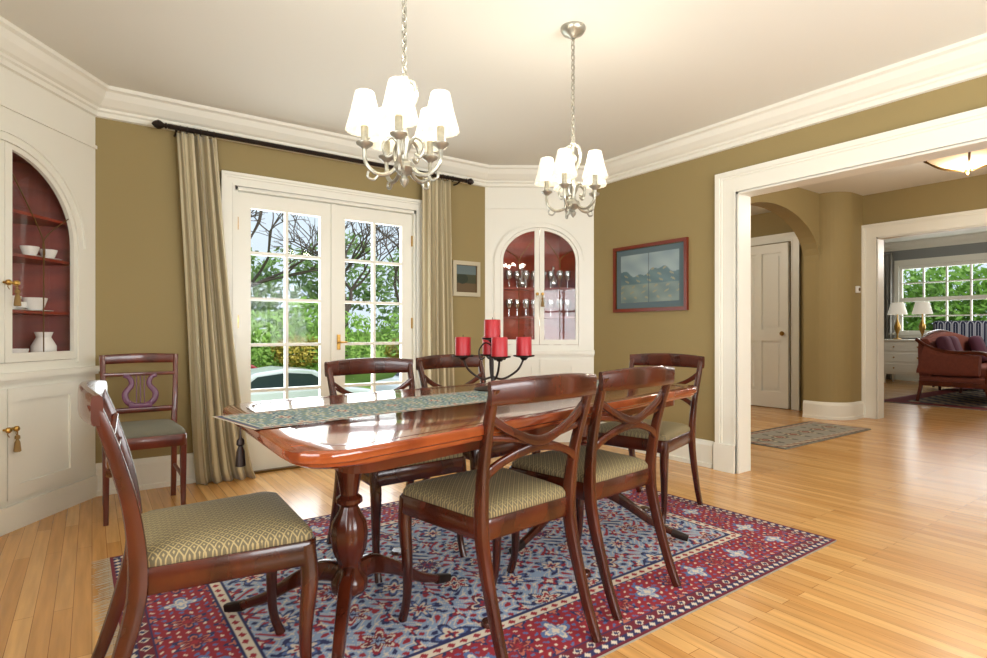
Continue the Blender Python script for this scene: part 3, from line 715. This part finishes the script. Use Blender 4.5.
# ---------------------------------------------------------------- hall things
e=emp('ceiling_lamp',(5.88,1.53,2.65))
lathe('mount',[(.07,0),(.07,-.02),(.03,-.05),(.012,-.06),(.012,-.18)],(0,0,0),M['bronze'],e)
lathe('bowl',[(.005,-.295),(.06,-.288),(.16,-.255),(.24,-.205),(.275,-.17),(.265,-.17),(.15,-.245),(.005,-.28)],(0,0,0),M['glow'],e,36)
lathe('rim',[(.27,-.182),(.295,-.17),(.295,-.145),(.27,-.14)],(0,0,0),M['bronze'],e,36,open_=True)
lathe('finial',[(.002,-.335),(.014,-.322),(.02,-.305),(.03,-.292),(.01,-.285)],(0,0,0),M['bronze'],e)
for k in range(4):
    a=2*pi*k/4; tube('strap',[(.0,0,-.14),(.12*math.cos(a),.12*math.sin(a),-.11),(.28*math.cos(a),.28*math.sin(a),-.162)],.006,M['bronze'],e)
    tube('rib',[(.285*math.cos(a+.3),.285*math.sin(a+.3),-.17),(.17*math.cos(a+.3),.17*math.sin(a+.3),-.258),(.02*math.cos(a+.3),.02*math.sin(a+.3),-.298)],.009,M['bronze'],e)
th=emp('thermostat',(7.34,2.94,1.52)); box('housing',(0,-.008,0),(.07,.03,.08),M['porc'],th,.005); lathe('dial',[(.02,0),(.02,.006),(.015,.008)],(0,0,0),M['bronze'],th).matrix_local=Matrix.Translation((0,-.022,0))@Matrix.Rotation(pi/2,4,'X')
hc=[lin(c) for c in ((150,146,134),(100,94,84),(128,66,54),(190,180,156))]
def hrug(a,b):
    e=min(.86-abs(a),.31-abs(b))
    if e<.03: return hc[1]
    if e<.09: return hc[2] if int((a+b+9)*18)%2 else hc[3]
    q=flower(((a/.25)%1-.5)*2,b/.21,4,.95)
    return hc[2] if q<.4 else (hc[3] if q<.6 else (hc[1] if q<.9 else hc[0]))
hr=emp('hall_rug'); bx('weave',(4.9,2.52,.001),(6.62,3.14,.010),M['rust'],hr,.003); cgrid('pile',(5.76,2.83,.011),(1,0,0),(0,1,0),1.72,.62,170,62,hrug,M['woven'],hr)
# ---------------------------------------------------------------- living room
so=emp('sofa',(10.75,2.72,0.016))
F_=M['sofaf']
box('seat_base',(0,0,.30),(1.9,.8,.14),F_,so,.03,seg=3)
for i in (-1,0,1): box('seat_cushion',(i*.57,-.06,.44),(.56,.66,.15),F_,so,.05,seg=4)
sweep('backrest',[(-.93,.33,.60,.16,.62),(0,.35,.66,.18,.70),(.93,.33,.60,.16,.62)],F_,so,ref=(0,1,0))
sweep('crest_wood',[(-.97,.38,.86,.05,.05),(-.5,.41,.97,.05,.05),(0,.42,1.02,.05,.05),(.5,.41,.97,.05,.05),(.97,.38,.86,.05,.05)],M['mahogred'],so,ref=(0,1,0))
for s in (-1,1):
    sweep('arm_pad',[(s*.95,.36,.62,.14,.44),(s*.95,.1,.56,.14,.34),(s*.95,-.3,.54,.14,.28)],F_,so,ref=(1,0,0))
    sweep('arm_wood',[(s*.97,.42,.90,.05,.05),(s*.98,.25,.78,.05,.05),(s*.98,0,.72,.05,.05),(s*.99,-.3,.72,.06,.05),(s*.99,-.42,.66,.06,.06),(s*.98,-.40,.50,.05,.05),(s*.97,-.38,.25,.05,.05),(s*.97,-.42,.0,.04,.04)],M['mahogred'],so,ref=(1,0,0))
    sweep('back_leg',[(s*.93,.36,.30,.05,.05),(s*.93,.42,0,.04,.04)],M['mahogred'],so)
sweep('front_rail',[(-.97,-.41,.27,.03,.07),(.97,-.41,.27,.03,.07)],M['mahogred'],so,n=1,ref=(0,1,0)); sweep('side_rail',[(-.985,.38,.27,.03,.07),(-.985,-.4,.27,.03,.07)],M['mahogred'],so,n=1)
for x in (-.72,-.45,.7):
    b=box('pillow',(x,.12,.74),(.46,.16,.42),M['pillow'],so,.075,rz=.2,seg=5); b.rotation_euler=(-.3,0,.15)
ds=emp('dresser',(13.3,4.36,0))
bx('carcass',(-.25,-.42,.18),(.25,.42,.84),M['white'],ds,.005); bx('top',(-.28,-.45,.84),(.28,.45,.87),M['white'],ds,.006)
for z in (.22,.43,.64): 
    bx('drawer',(-.262,-.38,z),(-.25,.38,z+.17),M['white'],ds,.004)
    for y in (-.2,.2): lathe('pull',[(.012,0),(.016,.012)],(0,0,0),M['brass'],ds,10).matrix_local=Matrix.Translation((-.262,y,z+.085))@Matrix.Rotation(-pi/2,4,'Y')
for sx in (-1,1):
    for sy in (-1,1): sweep('leg',[(sx*.22,sy*.38,.19,.05,.05),(sx*.22,sy*.38,0,.03,.03)],M['white'],ds,n=1)
for y in (4.16,4.58):
    l_=emp('table_lamp',(13.27,y,.871))
    lathe('lamp_base',[(.07,0),(.07,.015),(.02,.03),(.015,.10),(.05,.20),(.055,.27),(.02,.37),(.01,.42),(.01,.56)],(0,0,0),M['brass'],l_)
    lathe('lamp_shade',[(.17,.50),(.11,.74)],(0,0,0),M['shade'],l_,30,open_=True)
ac=emp('armchair',(12.35,3.35,0.016),R(25))
box('seat_block',(0,0,.25),(.75,.75,.32),M['seatb'],ac,.04,seg=3); box('back_block',(-.3,0,.72),(.18,.78,.95),M['seatb'],ac,.06,seg=4)
for s in (-1,1): box('arm_block',(0,s*.34,.45),(.7,.14,.42),M['seatb'],ac,.05,seg=4)
for sx in (-1,1):
    for sy in (-1,1): sweep('leg',[(sx*.3,sy*.3,.1,.05,.05),(sx*.3,sy*.3,0,.035,.035)],M['mahog'],ac,n=1)
curtain('curtain.002',lambda t:(4.86,5.16),.01,2.7,13.9,4,.04,M['curtaingrey'],axis='y')
lr=emp('living_rug'); cgrid('pile',(11.2,2.2,.012),(1,0,0),(0,1,0),3.6,2.6,90,64,lambda a,b:(lin((120,40,44)) if min(1.8-abs(a),1.3-abs(b))<.25 else lin((176,160,130)) if (int((a+5)*7)+int((b+5)*7))%2 else lin((70,74,96))),M['woven'],lr); bx('backing',(9.4,.9,.001),(13.0,3.5,.011),M['rust'],lr)
# ---------------------------------------------------------------- outside
def gh(x,y):
    t=min(1,max(0,(y-6.5)/6)); t=t*t*(3-2*t); u=min(1,max(0,(y-21)/8)); u=u*u*(3-2*u); return -.18-1.20*t+2.4*u
vs=[];fs=[];nx,ny=60,60
for j in range(ny+1):
    for i in range(nx+1):
        x=-25+75*i/nx; y=5.85+50*j/ny if x>3.7 else 4.46+51*j/ny; vs.append((x,y,gh(x,y)))
for j in range(ny):
    for i in range(nx): k=j*(nx+1)+i; fs.append((k,k+1,k+nx+2,k+nx+1))
mk('lawn',vs,fs,M['grass'],smooth=True)
plate('lawn.001',[[(14.2,-20),(45,-20),(45,5.8),(14.2,5.8)]],(0,0,-.3),(1,0,0),(0,0,1),.1,M['grass'],uz=(0,1,0))
bx('patio',(-.8,4.46,-.17),(3.6,6.2,-.05),M['stone'])
bx('road',(-25,13.6,-1.36),(50,20.5,-1.33),M['road'])
def leafcloud(name,blobs,n,size,mat):
    V=[];F=[]; tot=sum(b[3]*b[4]*b[5] for b in blobs)
    for (x,y,z,rx,ry,rz) in blobs:
        for _ in range(int(n*rx*ry*rz/tot)):
            d=Vector((random.gauss(0,1),random.gauss(0,1),random.gauss(0,1))).normalized(); r=random.random()**.25
            p=Vector((x+d.x*rx*r,y+d.y*ry*r,z+d.z*rz*r)); a=Vector((random.gauss(0,1),random.gauss(0,1),random.gauss(0,1))).normalized(); b=a.orthogonal().normalized(); s=size*random.uniform(.6,1.3); k=len(V)
            V+=[p-a*s,p+b*s*.5,p+a*s,p-b*s*.5]; F.append((k,k+1,k+2,k+3))
    return mk(name,V,F,mat,recalc=False)
hb=[]
for i in range(26): hb.append((-8+i*1.7+random.uniform(-.5,.5),22.5+random.uniform(-1,1),.3+random.uniform(-.2,.7),1.5,1.1,random.uniform(1.1,1.7)))
leafcloud('hedge',hb,30000,.13,M['leaf'])
hb=[]
for i in range(22): hb.append((-10+i*2.6+random.uniform(-.6,.6),29+random.uniform(-2,2),3.0+random.uniform(-.5,1.7),2.2,1.6,random.uniform(1.6,3)))
leafcloud('evergreen_trees',hb,20000,.2,M['leafd'])
leafcloud('shrub',[(1.2,9.6,-.72,.8,.8,.42),(5.4,10.4,-.9,1.1,.9,.5),(-.6,10.2,-.8,1.2,.8,.55),(7.6,11,-.9,1.1,.9,.6)],9000,.06,M['leaf'])
leafcloud('shrub.001',[(6.4,21.6,.3,1.1,.7,.6),(11.0,21.6,.2,1.1,.7,.7)],5000,.08,M['leafr'])
leafcloud('garden_hedge',[(18,y,1.2,1.0,1.0,1.7) for y in range(-1,9)],26000,.1,M['leaf'])
def tree(name,x,y,z,h,sp,seed,depth=7,tk=.06):
    rnd=random.Random(seed); G=[]
    def br(p,d,L,r,k):
        q=p+d*L; mid=(p+q)/2+Vector((rnd.uniform(-1,1),rnd.uniform(-1,1),rnd.uniform(-.5,.5)))*L*.09
        G.append(sweepg([(*p,2*r,2*r),(*mid,1.8*r,1.8*r),(*q,1.45*r,1.45*r)],2,(.3,.9,.1),2,5))
        if k==0: return
        for _ in range(3 if k>depth-2 or rnd.random()<.45 else 2):
            nd=(d+Vector((rnd.uniform(-1,1),rnd.uniform(-1,1),rnd.uniform(-.35,.6)))*sp).normalized()
            br(q,nd,L*rnd.uniform(.66,.86),r*.64,k-1)
    br(Vector((x,y,z)),Vector((rnd.uniform(-.15,.15),0,1)).normalized(),h,.02+h*tk,depth); return multi(name,G,M['bark'],None,True)
tree('bare_tree',1.75,11.8,-1.2,1.5,.85,3); tree('bare_tree',6.2,12.4,-1.3,1.7,.9,11,7,.045); tree('bare_tree',9.0,24,-.4,2.2,.8,5,6); tree('bare_tree',3.8,24,-.4,2.3,.8,8,6)
def car(name,loc,rz,paint):
    e=emp(name,loc,rz)
    body=[(-2.15,.3),(-2.2,.55),(-2.1,.86),(-1.4,.96),(1.0,.97),(1.95,.82),(2.2,.62),(2.2,.3)]
    b=plate('body',[body],(0,-.85,0),(1,0,0),(0,1,0),1.7,paint,e); m=b.modifiers.new('b','BEVEL'); m.width=.09; m.segments=3
    cab=[(-1.6,.9),(-1.0,1.36),(-.2,1.45),(.5,1.38),(1.3,.92)]
    b=plate('cabin',[cab],(0,-.72,0),(1,0,0),(0,1,0),1.44,paint,e); m=b.modifiers.new('b','BEVEL'); m.width=.08; m.segments=3
    for y in (-.735,.725):
        plate('side_window',[[(-1.28,1.0),(-.93,1.27),(-.28,1.34),(-.28,1.0)]],(0,y,0),(1,0,0),(0,1,0),.01,M['carglass'],e)
        plate('side_window',[[(-.2,1.0),(-.2,1.34),(.38,1.29),(.92,1.0)]],(0,y,0),(1,0,0),(0,1,0),.01,M['carglass'],e)
    mk('windscreen',[(.60,-.6,1.335),(.60,.6,1.335),(1.16,.64,1.03),(1.16,-.64,1.03)],[(0,1,2,3)],M['carglass'],e)
    mk('rear_window',[(-1.09,-.6,1.31),(-1.09,.6,1.31),(-1.46,.64,1.03),(-1.46,-.64,1.03)],[(0,3,2,1)],M['carglass'],e)
    for x in (-1.35,1.35):
        for y in (-.86,.66):
            lathe('wheel',[(.20,0),(.31,.01),(.33,.05),(.33,.15),(.31,.2),(.2,.2)],(0,0,0),M['black'],e,24).matrix_local=Matrix.Translation((x,y,.33))@Matrix.Rotation(-pi/2,4,'X')
            lathe('hub',[(.05,0),(.19,.005),(.2,.02)],(0,0,0),M['pewter'],e,16).matrix_local=Matrix.Translation((x,y-.012 if y<0 else y+.19,.33))@Matrix.Rotation(-pi/2,4,'X')
    for x in (-2.17,2.15): box('lamp',(x,-.6,.68),(.06,.3,.12),M['porc'],e,.02)
    return e
car('parked_car',(4.1,15.0,-1.328),R(3),M['carpaint']); car('parked_car',(9.0,15.2,-1.328),R(2),M['carpaint']); car('parked_car',(3.0,19.0,-1.328),R(180),M['carred'])
# ---------------------------------------------------------------- lights
def area(name,loc,rot,sx,sy,p,c=(1,1,1)):
    l=bpy.data.lights.new(name,'AREA'); l.shape='RECTANGLE'; l.size=sx; l.size_y=sy; l.energy=p; l.color=c
    o=bpy.data.objects.new(name,l); o.location=loc; o.rotation_euler=rot; COL.objects.link(o); return o
area('fill_south',(1.75,YS-.45,1.2),(pi/2+.35,0,0),2.9,1.5,185,(.98,.99,1))  # added fill panel outside the unseen south window, tilted up at the ceiling
area('fill_west',(XW-.2,.4,1.45),(0,-pi/2-.25,0),1.4,2.0,72,(.98,.99,1))  # added fill panel behind the unseen west window
area('window_daylight_door',(1.53,YA+.3,1.1),(-pi/2,0,0),1.3,1.8,42,(.92,.97,1))
area('window_daylight_living',(14.3,3.6,1.7),(0,pi/2,0),1.4,2.3,45,(.95,.98,1))
def pt(loc,p,c=(1,.92,.8),r=.08,n='lamp_light'):
    l=bpy.data.lights.new(n,'POINT'); l.energy=p; l.color=c; l.shadow_soft_size=r
    o=bpy.data.objects.new(n,l); o.location=loc; COL.objects.link(o)
pt((5.88,1.53,2.28),44); pt((5.6,4.5,2.3),30); pt((11,1.5,2.3),75,(1,.96,.9),.25)  # ceiling lamp first; back hall and living room points are added fill
area('hall_fill',(5.6,-1.1,1.4),(pi/2,0,0),2.2,1.6,22,(1,.97,.92))  # added fill panel in front of the solid south wall, no window here
W=bpy.data.worlds.new('sky'); S.world=W; W.use_nodes=True; nt=W.node_tree; bg=nt.nodes['Background']; bg.inputs['Color'].default_value=(.76,.89,1,1); bg.inputs['Strength'].default_value=1.05
sl=bpy.data.lights.new('sun','SUN'); sl.energy=2.8; sl.angle=.3; so_=bpy.data.objects.new('sun',sl); so_.rotation_euler=(R(40),R(15),R(20)); COL.objects.link(so_)
# ---------------------------------------------------------------- camera
cam=bpy.data.cameras.new('camera'); co=bpy.data.objects.new('camera',cam); COL.objects.link(co)
co.location=(0,0,1.02); co.rotation_euler=(pi/2,0,-R(35.4)); cam.sensor_width=36; cam.lens=36*565/987; cam.shift_y=3/987; cam.clip_start=.02
S.camera=co
S.view_settings.view_transform='Standard'; S.view_settings.exposure=0
